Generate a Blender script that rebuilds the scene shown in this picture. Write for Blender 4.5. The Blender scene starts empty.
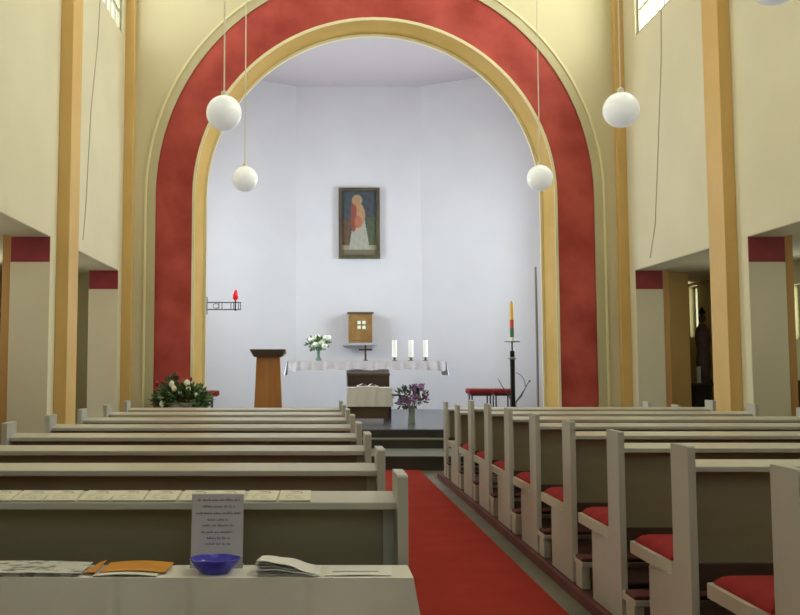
import bpy, bmesh, math, random
from mathutils import Vector, Matrix
random.seed(7)
PI = math.pi
col = bpy.context.scene.collection
CAMZ = 1.355
TH = math.atan(75/950)

# ---------------------------------------------------------------- survey helper
def P(px, py, y):
    """world point at depth y that the survey of the photo gives for a pixel"""
    a = (px-313)/950; b = (292-py)/950
    t = y/(math.cos(TH)-b*math.sin(TH))
    return Vector((a*t, y, CAMZ+t*(math.sin(TH)+b*math.cos(TH))))

# ---------------------------------------------------------------- materials
def lin(c):
    def f(v):
        v /= 255.0
        return v/12.92 if v <= .04045 else ((v+.055)/1.055)**2.4
    return (f(c[0]), f(c[1]), f(c[2]), 1)
def mat(name, c, rough=.6, c2=None, scale=4, detail=4, bump=0, bscale=60, metal=0, stretch=None, spec=.5,
        emit=None, estr=0, trans=0, alpha=1, lo=.35, hi=.65, sheen=0, coat=0):
    m = bpy.data.materials.new(name); m.use_nodes = True
    nt = m.node_tree; b = nt.nodes['Principled BSDF']
    b.inputs['Base Color'].default_value = lin(c)
    b.inputs['Roughness'].default_value = rough
    b.inputs['Metallic'].default_value = metal
    b.inputs['Specular IOR Level'].default_value = spec
    b.inputs['Transmission Weight'].default_value = trans
    b.inputs['Alpha'].default_value = alpha
    b.inputs['Sheen Weight'].default_value = sheen
    b.inputs['Coat Weight'].default_value = coat
    if emit: b.inputs['Emission Color'].default_value = lin(emit); b.inputs['Emission Strength'].default_value = estr
    tc = nt.nodes.new('ShaderNodeTexCoord'); mp = nt.nodes.new('ShaderNodeMapping')
    nt.links.new(tc.outputs['Object'], mp.inputs['Vector'])
    if stretch: mp.inputs['Scale'].default_value = stretch
    if c2:
        n = nt.nodes.new('ShaderNodeTexNoise'); n.inputs['Scale'].default_value = scale; n.inputs['Detail'].default_value = detail
        r = nt.nodes.new('ShaderNodeValToRGB')
        r.color_ramp.elements[0].position = lo; r.color_ramp.elements[1].position = hi
        r.color_ramp.elements[0].color = lin(c); r.color_ramp.elements[1].color = lin(c2)
        nt.links.new(mp.outputs[0], n.inputs['Vector']); nt.links.new(n.outputs['Fac'], r.inputs['Fac'])
        nt.links.new(r.outputs['Color'], b.inputs['Base Color'])
    if bump:
        n2 = nt.nodes.new('ShaderNodeTexNoise'); n2.inputs['Scale'].default_value = bscale; n2.inputs['Detail'].default_value = 3
        bp = nt.nodes.new('ShaderNodeBump'); bp.inputs['Strength'].default_value = bump; bp.inputs['Distance'].default_value = .01
        nt.links.new(mp.outputs[0], n2.inputs['Vector']); nt.links.new(n2.outputs['Fac'], bp.inputs['Height'])
        nt.links.new(bp.outputs[0], b.inputs['Normal'])
    return m
M = dict(
    wall=mat('cream_plaster', (220,212,182), .75, (214,206,176), .8, bump=.12, bscale=25),
    spandrel=mat('yellow_plaster', (216,206,172), .75, (210,200,164), .8, bump=.12, bscale=25),
    ochre=mat('ochre_paint', (216,180,114), .6, (210,172,104), 1.5),
    soffit=mat('olive_plaster', (204,192,166), .8, (198,186,160), 1),
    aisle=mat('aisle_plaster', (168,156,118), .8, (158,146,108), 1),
    darkred=mat('dark_red_paint', (140,36,40), .6, (120,28,36), 3),
    fresco=mat('red_fresco', (156,50,42), .7, (190,80,70), 1.6, 6, bump=.05),
    olive=mat('olive_band', (192,182,146), .7, (198,188,152), 2),
    ivory=mat('ivory_moulding', (232,222,182), .6),
    yellow=mat('arch_yellow', (208,170,92), .6, (198,160,78), 2),
    white=mat('white_plaster', (222,220,222), .8, (216,214,218), .7, bump=.06, bscale=20),
    apseceil=mat('apse_ceiling', (200,190,192), .8),
    ceil=mat('ceiling_paint', (222,216,198), .8),
    stone=mat('stone_floor', (116,110,94), .45, (92,88,74), 2.5, 6),
    slate=mat('slate_step', (62,62,56), .4, (50,50,46), 3),
    platform=mat('slate_platform', (96,98,104), .25, (84,86,92), 3),
    nosing=mat('step_nosing', (112,112,98), .4),
    podium=mat('podium_red', (116,58,54), .6, (100,48,46), 5),
    under=mat('podium_top', (90,58,54), .7, (78,50,46), 5),
    carpet=mat('red_carpet', (162,54,44), .95, (154,48,38), 3, bump=.5, bscale=220, spec=.1),
    pew=mat('grey_pew_paint', (184,183,175), .38, (176,175,166), 3, stretch=(1,1,.15)),
    ledge=mat('pale_ledge_paint', (192,189,176), .28, (184,181,166), 2.5, stretch=(.2,1,1)),
    panel=mat('olive_brown_panel', (150,141,116), .32, (140,131,106), 2, stretch=(.2,1,3)),
    cushion=mat('red_cushion_cloth', (150,40,42), .9, (134,34,38), 8, bump=.3, bscale=300, spec=.2),
    pad=mat('kneeler_pad', (92,42,44), .8),
    cloth=mat('white_linen', (226,222,214), .85, (220,216,208), 5, bump=.1, bscale=400, spec=.2),
    altarcloth=mat('altar_linen', (226,222,222), .85),
    lace=mat('lace_edge', (240,238,248), .9, (228,226,236), 40, 2),
    paper=mat('white_paper', (228,226,222), .7),
    news=mat('newspaper', (206,206,200), .8, (120,120,116), 28, 5, lo=.52, hi=.62, stretch=(1,2.5,1)),
    print_=mat('printed_leaflet', (220,214,198), .7, (150,145,134), 45, 4, lo=.5, hi=.62, stretch=(.6,1.4,1)),
    leaflet=mat('cream_leaflet', (218,214,196), .5),
    ink=mat('grey_ink', (128,128,140), .8),
    orange=mat('orange_paper', (222,158,62), .6, (206,138,48), 10),
    signp=mat('sign_paper', (186,182,190), .6),
    blue=mat('blue_glass', (96,90,224), .12, (76,70,204), 6, trans=.25),
    wood=mat('warm_oak', (194,134,72), .4, (178,118,60), 3, stretch=(3,3,.3)),
    darkwood=mat('dark_walnut', (82,62,50), .45, (66,48,40), 3, stretch=(.3,3,3)),
    midwood=mat('brown_wood', (104,78,54), .45, (88,66,46), 3, stretch=(.3,3,3)),
    lecttop=mat('lectern_top', (96,80,60), .5),
    gold=mat('aged_gold', (164,126,70), .45, (140,104,56), 5, metal=.1),
    black=mat('black_iron', (34,30,32), .45, metal=.4),
    iron=mat('grey_iron', (92,88,88), .5, metal=.5),
    polegrey=mat('pole_grey', (140,138,134), .5),
    silver=mat('silver_wire', (168,172,172), .35, metal=.7),
    opal=mat('opal_glass', (236,238,236), .25, emit=(240,248,255), estr=.16),
    cord=mat('white_cord', (216,210,190), .6),
    cable=mat('grey_cable', (172,162,138), .7),
    candle=mat('candle_wax', (246,244,238), .4, emit=(255,250,240), estr=.03),
    candley=mat('yellow_wax', (240,200,90), .4), candler=mat('red_wax', (220,84,50), .4), candleg=mat('green_wax', (70,120,84), .4),
    ruby=mat('ruby_glass', (190,24,50), .15, emit=(255,30,50), estr=.25),
    leaf=mat('green_leaf', (84,114,72), .5, (120,144,94), 12), leafd=mat('dark_leaf', (62,78,54), .5, (82,98,66), 12),
    cream=mat('cream_petal', (238,230,206), .6), petalw=mat('white_petal', (238,246,226), .6),
    purple=mat('purple_petal', (128,84,134), .6, (170,126,172), 30), redp=mat('red_petal', (150,40,60), .6),
    vase=mat('green_glass', (110,150,130), .15, trans=.4), vasec=mat('grey_green_vase', (140,150,138), .3),
    redseat=mat('red_stool_cloth', (150,44,50), .8, (134,38,44), 6),
    glass=None, frame=mat('window_frame', (150,148,130), .5),
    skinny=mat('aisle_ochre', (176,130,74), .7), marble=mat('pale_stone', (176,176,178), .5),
)
g = bpy.data.materials.new('window_glass'); g.use_nodes = True; nt = g.node_tree; nt.nodes.clear()
o_ = nt.nodes.new('ShaderNodeOutputMaterial'); mx = nt.nodes.new('ShaderNodeMixShader'); tr = nt.nodes.new('ShaderNodeBsdfTransparent'); gl = nt.nodes.new('ShaderNodeBsdfGlossy')
gl.inputs['Roughness'].default_value = .1; tr.inputs['Color'].default_value = (.93,.95,.92,1); mx.inputs[0].default_value = .06
nt.links.new(tr.outputs[0], mx.inputs[1]); nt.links.new(gl.outputs[0], mx.inputs[2]); nt.links.new(mx.outputs[0], o_.inputs[0]); M['glass'] = g

# ---------------------------------------------------------------- mesh builder
def wloc(o):
    v = Vector((0,0,0))
    while o is not None: v += o.location; o = o.parent
    return v
class MB:
    def __init__(s): s.bm = bmesh.new()
    def box(s, x0, x1, y0, y1, z0, z1, bev=0):
        r = bmesh.ops.create_cube(s.bm, size=1, matrix=Matrix.Translation(((x0+x1)/2,(y0+y1)/2,(z0+z1)/2)) @ Matrix.Diagonal((abs(x1-x0),abs(y1-y0),abs(z1-z0),1)))
        if bev:
            es = {e for v in r['verts'] for e in v.link_edges}
            bmesh.ops.bevel(s.bm, geom=list(es), offset=bev, segments=2, affect='EDGES', profile=.5)
        return s
    def poly(s, pts, off):
        """closed polygon extruded by the vector off"""
        off = Vector(off); n = len(pts)
        a = [s.bm.verts.new(Vector(p)) for p in pts]; b = [s.bm.verts.new(Vector(p)+off) for p in pts]
        s.bm.faces.new(a); s.bm.faces.new(b[::-1])
        for i in range(n): s.bm.faces.new((a[i], a[(i+1)%n], b[(i+1)%n], b[i]))
        return s
    def lathe(s, c, prof, seg=24, sx=1, sy=1):
        rings = []
        for r, z in prof:
            rings.append([s.bm.verts.new((c[0]+r*sx*math.cos(2*PI*k/seg), c[1]+r*sy*math.sin(2*PI*k/seg), c[2]+z)) for k in range(seg)])
        for i in range(len(rings)-1):
            for k in range(seg): s.bm.faces.new((rings[i][k], rings[i][(k+1)%seg], rings[i+1][(k+1)%seg], rings[i+1][k]))
        s.bm.faces.new(rings[0][::-1]); s.bm.faces.new(rings[-1])
        return s
    def tube(s, pts, r, seg=8):
        pts = [Vector(p) for p in pts]; rs = r if isinstance(r, (list, tuple)) else [r]*len(pts); rings = []
        for i, p in enumerate(pts):
            d = (pts[min(i+1,len(pts)-1)]-pts[max(i-1,0)]).normalized()
            u = d.cross(Vector((0,0,1)) if abs(d.z) < .9 else Vector((1,0,0))).normalized(); w = d.cross(u)
            rings.append([s.bm.verts.new(p+(u*math.cos(2*PI*k/seg)+w*math.sin(2*PI*k/seg))*rs[i]) for k in range(seg)])
        for i in range(len(rings)-1):
            for k in range(seg): s.bm.faces.new((rings[i][k], rings[i][(k+1)%seg], rings[i+1][(k+1)%seg], rings[i+1][k]))
        s.bm.faces.new(rings[0][::-1]); s.bm.faces.new(rings[-1])
        return s
    def ball(s, c, r, sub=2, sc=(1,1,1), jit=0):
        q = bmesh.ops.create_icosphere(s.bm, subdivisions=sub, radius=r, matrix=Matrix.Translation(c) @ Matrix.Diagonal((*sc,1)))
        if jit:
            for v in q['verts']: v.co += Vector((random.uniform(-1,1),random.uniform(-1,1),random.uniform(-1,1)))*jit*r
        return s
    def sheet(s, f, nu, nv, th=0):
        """grid surface f(u,v); th > 0 gives it thickness downwards"""
        def grid(dz): return [[s.bm.verts.new(Vector(f(i/nu, j/nv))-Vector((0,0,dz))) for j in range(nv+1)] for i in range(nu+1)]
        a = grid(0)
        for i in range(nu):
            for j in range(nv): s.bm.faces.new((a[i][j], a[i+1][j], a[i+1][j+1], a[i][j+1]))
        if th:
            b = grid(th)
            for i in range(nu):
                for j in range(nv): s.bm.faces.new((b[i][j], b[i][j+1], b[i+1][j+1], b[i+1][j]))
            for i in range(nu):
                s.bm.faces.new((a[i][0], b[i][0], b[i+1][0], a[i+1][0])); s.bm.faces.new((a[i][nv], a[i+1][nv], b[i+1][nv], b[i][nv]))
            for j in range(nv):
                s.bm.faces.new((a[0][j], a[0][j+1], b[0][j+1], b[0][j])); s.bm.faces.new((a[nu][j], b[nu][j], b[nu][j+1], a[nu][j+1]))
        return s
    def leaves(s, c, rad, n, size, zmin=None):
        for _ in range(n):
            while True:
                d = Vector((random.uniform(-1,1),random.uniform(-1,1),random.uniform(-1,1)))
                if .3 < d.length < 1: break
            p = Vector(c)+Vector((d.x*rad[0], d.y*rad[1], d.z*rad[2]))
            dr = (d+Vector((random.uniform(-.6,.6),random.uniform(-.6,.6),random.uniform(-.1,.7)))).normalized()
            sd = dr.cross(Vector((random.uniform(-1,1),random.uniform(-1,1),1))).normalized(); nn = dr.cross(sd)
            L = size*random.uniform(.7,1.3); W = L*.28
            if zmin and (p.z < zmin or (p+dr*L).z < zmin): continue
            q = [p, p+dr*L*.45+sd*W+nn*L*.06, p+dr*L, p+dr*L*.45-sd*W+nn*L*.06, p+dr*L*.5-nn*L*.05]
            v = [s.bm.verts.new(x) for x in q]
            for i in range(4): s.bm.faces.new((v[i], v[(i+1)%4], v[4]))
        return s
    def build(s, name, m, parent=None, smooth=False, loc=None):
        bmesh.ops.recalc_face_normals(s.bm, faces=s.bm.faces[:])
        org = wloc(parent) if parent is not None else (Vector(loc) if loc else None)
        if org is not None and org.length:
            for v in s.bm.verts: v.co -= org
        me = bpy.data.meshes.new(name); s.bm.to_mesh(me); s.bm.free()
        me.materials.append(m)
        if smooth:
            for p in me.polygons: p.use_smooth = True
            if smooth != 2: me.set_sharp_from_angle(angle=math.radians(42))
        o = bpy.data.objects.new(name, me); col.objects.link(o)
        if parent is not None: o.parent = parent
        elif loc: o.location = loc
        return o
def tag(o, label, cat, group=None):
    o['label'] = label; o['category'] = cat
    if group: o['group'] = group
    return o
def thing(name, loc, label, cat, group=None):
    o = bpy.data.objects.new(name, None); o.empty_display_size = .1; col.objects.link(o); o.location = loc
    return tag(o, label, cat, group)
def struct(o): o['kind'] = 'structure'; return o
def dup(o, parent=None):
    c = o.copy(); col.objects.link(c); c.parent = parent
    for ch in list(o.children): dup(ch, c)
    return c

# ================================================================ the church shell
XL, XR, AX = -3.05, 5.05, 1.0          # nave walls and axis
YB, YA, YC = -4.0, 15.2, 20.8          # back wall, arch wall, apse wall
ZC = 9.3
PIL = [15.08, 11.22, 7.36, 3.50, -.36, -4.22]
OPEN = [(PIL[i+1]+.72, PIL[i]-.26) for i in range(5)]
WIN = [(a+.40, b-.02) for a, b in OPEN]

def wall_cells(mb, x0, x1, y0, y1, z0, z1, holes):
    ys = sorted({y0, y1, *[h[0] for h in holes], *[h[1] for h in holes]}); ys = [y for y in ys if y0 <= y <= y1]
    for a, b in zip(ys, ys[1:]):
        hs = sorted([(h[2], h[3]) for h in holes if h[0] <= a+1e-6 and h[1] >= b-1e-6]); z = z0
        for ha, hb in hs:
            if ha > z+1e-6: mb.box(x0, x1, a, b, z, ha)
            z = hb
        if z < z1-1e-6: mb.box(x0, x1, a, b, z, z1)

struct(MB().box(-5.6, 7.6, YB-.3, 13.8, -.12, 0).build('floor', M['stone']))
b = MB(); b.box(XL-.6, XR+.6, YB-.2, YA+.5, ZC, ZC+.15); struct(b.build('ceiling', M['ceil']))

SILL, HEAD, OT = 6.6, 8.6, 2.87
SILLS = dict(left=6.66, right=6.52); ENDS = dict(left=.06, right=-.28)
for side, x0, x1 in (('left', XL-.46, XL), ('right', XR, XR+.43)):
    b = MB()
    holes = [(a, c, 0, OT) for a, c in OPEN[:4]]+[(a, c+ENDS[side], SILLS[side], HEAD) for a, c in WIN[:4]]
    wall_cells(b, x0, x1, YB, YA+.02, 0, ZC, holes)
    struct(b.build('wall_'+side, M['wall']))
    # side aisle
    xo = x0-1.5 if side == 'left' else x1+1.5
    b = MB(); aw = [(12.7,13.8,1.75,2.55), (8.9,10.0,1.75,2.55), (5.0,6.1,1.75,2.55)]
    if side == 'right': aw.insert(0, (17.2,17.58,1.9,2.84))
    wall_cells(b, *( (xo-.25, xo) if side == 'left' else (xo, xo+.25) ), YB, 17.9, 0, 3.0, aw)
    struct(b.build('wall_aisle_'+side, M['aisle']))
    e0, e1 = sorted((xo, x0 if side == 'left' else x1))
    ye = 17.65 if side == 'right' else 15.45
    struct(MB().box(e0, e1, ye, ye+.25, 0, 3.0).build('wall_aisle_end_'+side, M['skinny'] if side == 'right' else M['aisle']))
    struct(MB().box(min(e0,e1)-.02, max(e0,e1), YB, 17.9, OT+.02, OT+.12).build('ceiling_aisle_'+side, M['soffit']))
    if side == 'left': struct(MB().box(e0,e1,13.8,17.65,-.12,0).build('floor_aisle_left', M['stone']))
    else: struct(MB().box(e0,e1,13.8,17.65,-.12,0).build('floor_aisle_right', M['stone']))
    if side == 'right': struct(MB().box(x1, 6.14, 15.5, 15.62, 0, OT+.02).build('wall_aisle_pier', M['ochre']))
    struct(MB().box(x0, x1, YA+.02, 17.9, 0, 3.0).build('wall_aisle_inner_'+side, M['aisle']))
n = 0
for side, x, s in (('left', XL, 1), ('right', XR, -1)):
    for i, p in enumerate(PIL[:5]):
        n += 1; b = MB(); y1 = p+.46 if i else YA
        b.box(min(x, x+s*.15), max(x, x+s*.15), p, y1, 0, ZC, .008)
        struct(b.build('trim_%d' % n, M['ochre']))
    for i, (a, c) in enumerate(OPEN[:4]):
        xa, xb = (x-.455, x-.004) if s == 1 else (x+.004, x+.425)
        n += 1; struct(MB().box(xa, xb, c-.012, c, 2.57, OT).build('trim_%d' % n, M['darkred']))
        n += 1; struct(MB().box(xa, xb, a, a+.012, 2.57, OT).build('trim_%d' % n, M['darkred']))
        # olive jamb plaster below the red band, and soffit
        n += 1; b = MB(); b.box(xa, xb, c-.008, c, 0, 2.57); b.box(xa, xb, a, a+.008, 0, 2.57); b.box(xa, xb, a+.012, c-.012, OT-.008, OT)
        struct(b.build('trim_%d' % n, M['soffit']))
        # pilasters on the aisle side of the pier
        if not (side == 'left' and i == 0):
            xc = x-.46 if s == 1 else x+.43
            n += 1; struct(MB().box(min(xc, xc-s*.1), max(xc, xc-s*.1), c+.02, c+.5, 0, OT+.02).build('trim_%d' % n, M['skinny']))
# clerestory windows: frame, muntins and pane
k = 0
for side, xm in (('left', XL-.07), ('right', XR+.07)):
    SILL = SILLS[side]
    for a, c in WIN[:4]:
        c += ENDS[side]
        k += 1; b = MB()
        b.box(xm-.03, xm+.03, a, c, SILL, SILL+.06); b.box(xm-.03, xm+.03, a, c, HEAD-.06, HEAD)
        b.box(xm-.03, xm+.03, a, a+.05, SILL+.06, HEAD-.06); b.box(xm-.03, xm+.03, c-.05, c, SILL+.06, HEAD-.06)
        nv = 8
        for j in range(1, nv): yy = a+(c-a)*j/nv; b.box(xm-.018, xm+.018, yy-.014, yy+.014, SILL+.06, HEAD-.06)
        for j in range(1, 5): zz = SILL+(HEAD-SILL)*j/5; b.box(xm-.016, xm+.016, a+.05, c-.05, zz-.012, zz+.012)
        w = struct(b.build('window_%d' % k, M['frame']))
        MB().box(xm-.004, xm+.004, a+.03, c-.03, SILL+.04, HEAD-.04).build('pane', M['glass'], w)
# aisle windows
for side, xm, lst in (('left', XL-.46-1.5-.12, [(12.7,13.8),(8.9,10.0),(5.0,6.1)]), ('right', XR+.43+1.5+.12, [(17.2,17.58),(12.7,13.8),(8.9,10.0),(5.0,6.1)])):
    for a, c in lst:
        k += 1; b = MB(); z0, z1 = (1.9, 2.84) if a > 17 else (1.75, 2.55)
        b.box(xm-.02, xm+.02, a, c, z0, z0+.04); b.box(xm-.02, xm+.02, a, c, z1-.04, z1)
        for yy in ([a+.02, c-.02] if a > 17 else [a+.02, a+(c-a)/3, a+(c-a)*2/3, c-.02]): b.box(xm-.018, xm+.018, yy-.02, yy+.02, z0+.04, z1-.04)
        w = struct(b.build('window_%d' % k, M['frame']))
        MB().box(xm-.004, xm+.004, a+.02, c-.02, z0+.02, z1-.02).build('pane', M['glass'], w)
# back wall; its wide window is unseen, added to let fill light in
b = MB()
for (x0, x1, z0, z1) in ((-5.6, -1.6, 0, ZC), (3.6, 7.6, 0, ZC), (-1.6, 3.6, 0, 3.2), (-1.6, 3.6, 7.6, ZC)): b.box(x0, x1, YB-.3, YB, z0, z1)
struct(b.build('wall_back', M['wall']))
b = MB(); k += 1
for j in range(9): xx = -1.6+5.2*j/8; b.box(xx-.03, xx+.03, YB-.2, YB-.14, 3.2, 7.6)
for j in range(6): zz = 3.2+4.4*j/5; b.box(-1.6, 3.6, YB-.19, YB-.15, zz-.03, zz+.03)
w = struct(b.build('window_%d' % k, M['frame'])); MB().box(-1.6, 3.6, YB-.175, YB-.165, 3.2, 7.6).build('pane', M['glass'], w)

# ---------------------------------------------------------------- the arch wall
SP, BASE = 4.13, .44
def outline(R, z0, seg=48):
    kz = 1.046 if R > 3.4 else 1.0
    pts = [(-R, z0), (-R, z0+(SP-z0)*.5)]
    pts += [(R*math.cos(PI-PI*i/seg), SP+kz*R*math.sin(PI-PI*i/seg)) for i in range(seg+1)]
    return pts+[(R, z0+(SP-z0)*.5), (R, z0)]
def ring(mb, Ra, Rb, ya, yb, z0, back=.0, cx=AX, cxb=None):
    """arch-shaped ring; (Ra, ya) and (Rb, yb) are inner and outer edge of the front face, back = depth"""
    A, B = outline(Ra, z0), outline(Rb, z0); bm = mb.bm
    fa = [bm.verts.new((cx+x, ya, z)) for x, z in A]; fb = [bm.verts.new((cx+x, yb, z)) for x, z in B]
    yk = max(ya, yb)+back
    ba = [bm.verts.new((cx+x, yk, z)) for x, z in A]; bb = [bm.verts.new((cx+x, yk+1e-4, z)) for x, z in B]
    for i in range(len(A)-1):
        bm.faces.new((fa[i], fa[i+1], fb[i+1], fb[i])); bm.faces.new((ba[i], bb[i], bb[i+1], ba[i+1]))
        bm.faces.new((fa[i], ba[i], ba[i+1], fa[i+1])); bm.faces.new((fb[i], fb[i+1], bb[i+1], bb[i]))
    for i in (0, -1): bm.faces.new((fa[i], fb[i], bb[i], ba[i]))
    return mb
R0, R1, R2 = 3.565, 2.955, 2.76
b = MB(); A = outline(R0, 0)
xl, xr = XL-.46-AX, XR+.43-AX
def proj(x, z, i, N):
    if i <= 1: return (xl, z)
    if i >= N-2: return (xr, z)
    dx, dz = x, z-SP; t = 1e9
    if dx > 1e-6: t = min(t, xr/dx)
    if dx < -1e-6: t = min(t, xl/dx)
    if dz > 1e-6: t = min(t, (ZC-SP)/dz)
    return (dx*t, SP+dz*t)
O = [proj(x, z, i, len(A)) for i, (x, z) in enumerate(A)]
def wallface(y): return [b.bm.verts.new((AX+x, y, z)) for x, z in A], [b.bm.verts.new((AX+x, y, z)) for x, z in O]
f0, f1 = wallface(YA); g0, g1 = wallface(YA+.42)
for i in range(len(A)-1):
    for u, v in ((f0, f1), (g0, g1)):
        b.bm.faces.new((u[i], u[i+1], v[i+1], v[i]))
        if abs(O[i][0]-O[i+1][0]) > .01 and abs(O[i][1]-O[i+1][1]) > .01:     # corner of the rectangle
            cx = xl if O[i+1][0] < 0 or O[i][0] < 0 else xr
            c = b.bm.verts.new((AX+cx, u[0].co.y, ZC)); b.bm.faces.new((v[i], v[i+1], c))
    b.bm.faces.new((f0[i], g0[i], g0[i+1], f0[i+1]))
struct(b.build('wall_front', M['spandrel']))
def arch_trim(no, m, Ra, Rb, ya, yb, back, z0=BASE): struct(ring(MB(), Ra, Rb, ya, yb, z0, back).build('trim_%d' % no, m, smooth=True))
arch_trim(n+1, M['ivory'], 3.685, 3.72, YA-.03, YA-.03, .03)
arch_trim(n+2, M['olive'], R0-.02, 3.685, YA-.012, YA-.012, .012)
arch_trim(n+3, M['fresco'], R1, R0-.02, YA+.01, YA+.01, .40)
arch_trim(n+4, M['ivory'], R1-.045, R1, YA, YA, .05)
arch_trim(n+5, M['yellow'], R2+.045, R1-.045, YA+.36, YA+.02, .04)
arch_trim(n+6, M['ivory'], R2, R2+.045, YA+.36, YA+.36, .06)
n += 6

# ---------------------------------------------------------------- apse
HW = 3.73
def facet(x0, y0, x1, y1, th, z0, z1):
    d = Vector((x1-x0, y1-y0, 0)).normalized(); nn = Vector((-d.y, d.x, 0))*th
    return [(x0, y0, z0), (x1, y1, z0), (x1+nn.x, y1+nn.y, z0), (x0+nn.x, y0+nn.y, z0)], (0, 0, z1-z0)
ZA = 7.61
b = MB(); b.poly(*facet(AX+1.39, YC, AX-1.37, YC, -.25, BASE, ZA)); struct(b.build('wall_apse', M['white']))
b = MB(); b.poly(*facet(AX-1.37, YC, AX-HW, 19.5, -.25, BASE, ZA)); wall_cells(b, AX-HW-.25, AX-HW, YA+.42, 19.5, BASE, ZA, [(16.3,18.7,1.5,5.1)])
struct(b.build('wall_apse_left', M['white']))
b = MB(); b.poly(*facet(AX+HW, 19.5, AX+1.39, YC, -.25, BASE, ZA)); wall_cells(b, AX+HW, AX+HW+.25, YA+.42, 19.5, BASE, ZA, [(16.3,18.7,1.5,5.1)])
struct(b.build('wall_apse_right', M['white']))
struct(MB().box(AX-HW-.3, AX+HW+.3, YA+.42, 21.2, ZA, ZA+.15).build('ceiling_apse', M['apseceil']))
for sx in (-1, 1):
    xm = AX+sx*(HW+.12); k += 1; b = MB()
    for yy in (16.32, 17.1, 17.9, 18.68): b.box(xm-.02, xm+.02, yy-.02, yy+.02, 1.5, 5.1)
    for zz in (1.52, 2.2, 2.9, 3.65, 4.4, 5.08): b.box(xm-.018, xm+.018, 16.3, 18.7, zz-.018, zz+.018)
    w = struct(b.build('window_%d' % k, M['frame'])); MB().box(xm-.004, xm+.004, 16.3, 18.7, 1.5, 5.1).build('pane', M['glass'], w)
# platform and steps
b = MB(); b.box(XL, XR, 14.1, YA, 0, BASE-.02); b.box(AX-HW, AX+HW, YA, 21.0, 0, BASE-.02)
struct(b.build('altar_platform_base', M['slate']))
b = MB(); b.box(XL, XR, 14.085, YA, BASE-.02, BASE); b.box(AX-HW, AX+HW, YA, 21.0, BASE-.02, BASE)
struct(b.build('altar_platform_floor', M['platform']))
b = MB(); b.box(XL, XR, 12.62, 14.1, 0, .175); b.box(XL, XR, 13.8, 14.1, .175, .305); struct(b.build('altar_steps', M['slate']))
b = MB(); b.box(XL, XR, 12.6, 13.8, .175, .19); b.box(XL, XR, 13.78, 14.1, .305, .32); struct(b.build('altar_step_treads', M['nosing']))
# podiums under the pews
for nm, xa, xb in (('pew_podium_left', -1.95, .33), ('pew_podium_right', 1.53, 4.07)):
    b = MB(); b.box(xa, xb, 2.92 if 'left' in nm else 1.4, 11.85, 0, .06); o = struct(b.build(nm, M['podium']))
    b = MB(); b.box(xa+.03, xb-.03, 2.94 if 'left' in nm else 1.43, 11.82, .06, .07); struct(b.build(nm+'_covering', M['under']))
tag(MB().box(.45, 1.395, 1.0, 12.58, 0, .014, .004).build('carpet_runner', M['carpet']), 'long plain red carpet runner down the central aisle to the altar steps', 'carpet')

# wall cables
for nm, pts, lab in (('wall_cable', [P(101,-10,13.7)+Vector((0,0,.1)), P(98,40,13.6), P(91,110,13.1), P(86,205,12.75), P(83,240,12.55)], 'thin grey cable hanging down the left nave wall between the ochre pilasters'),
                     ('wall_cable', [P(661,-10,13.7), P(661,60,13.7), P(658,150,13.85), P(655,225,13.95), P(650,258,14.1)], 'thin grey cable hanging down the right nave wall below the window')):
    X = XL+.006 if 'left' in lab else XR-.006
    q = []
    for p in pts: # keep the survey's height and slide along the wall
        yy = X*p.y/p.x; zz = CAMZ+(p.z-CAMZ)*yy/p.y; q.append((X, yy, zz))
    tag(MB().tube(q, .005, 6).build(nm, M['cable']), lab, 'cable')

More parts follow.
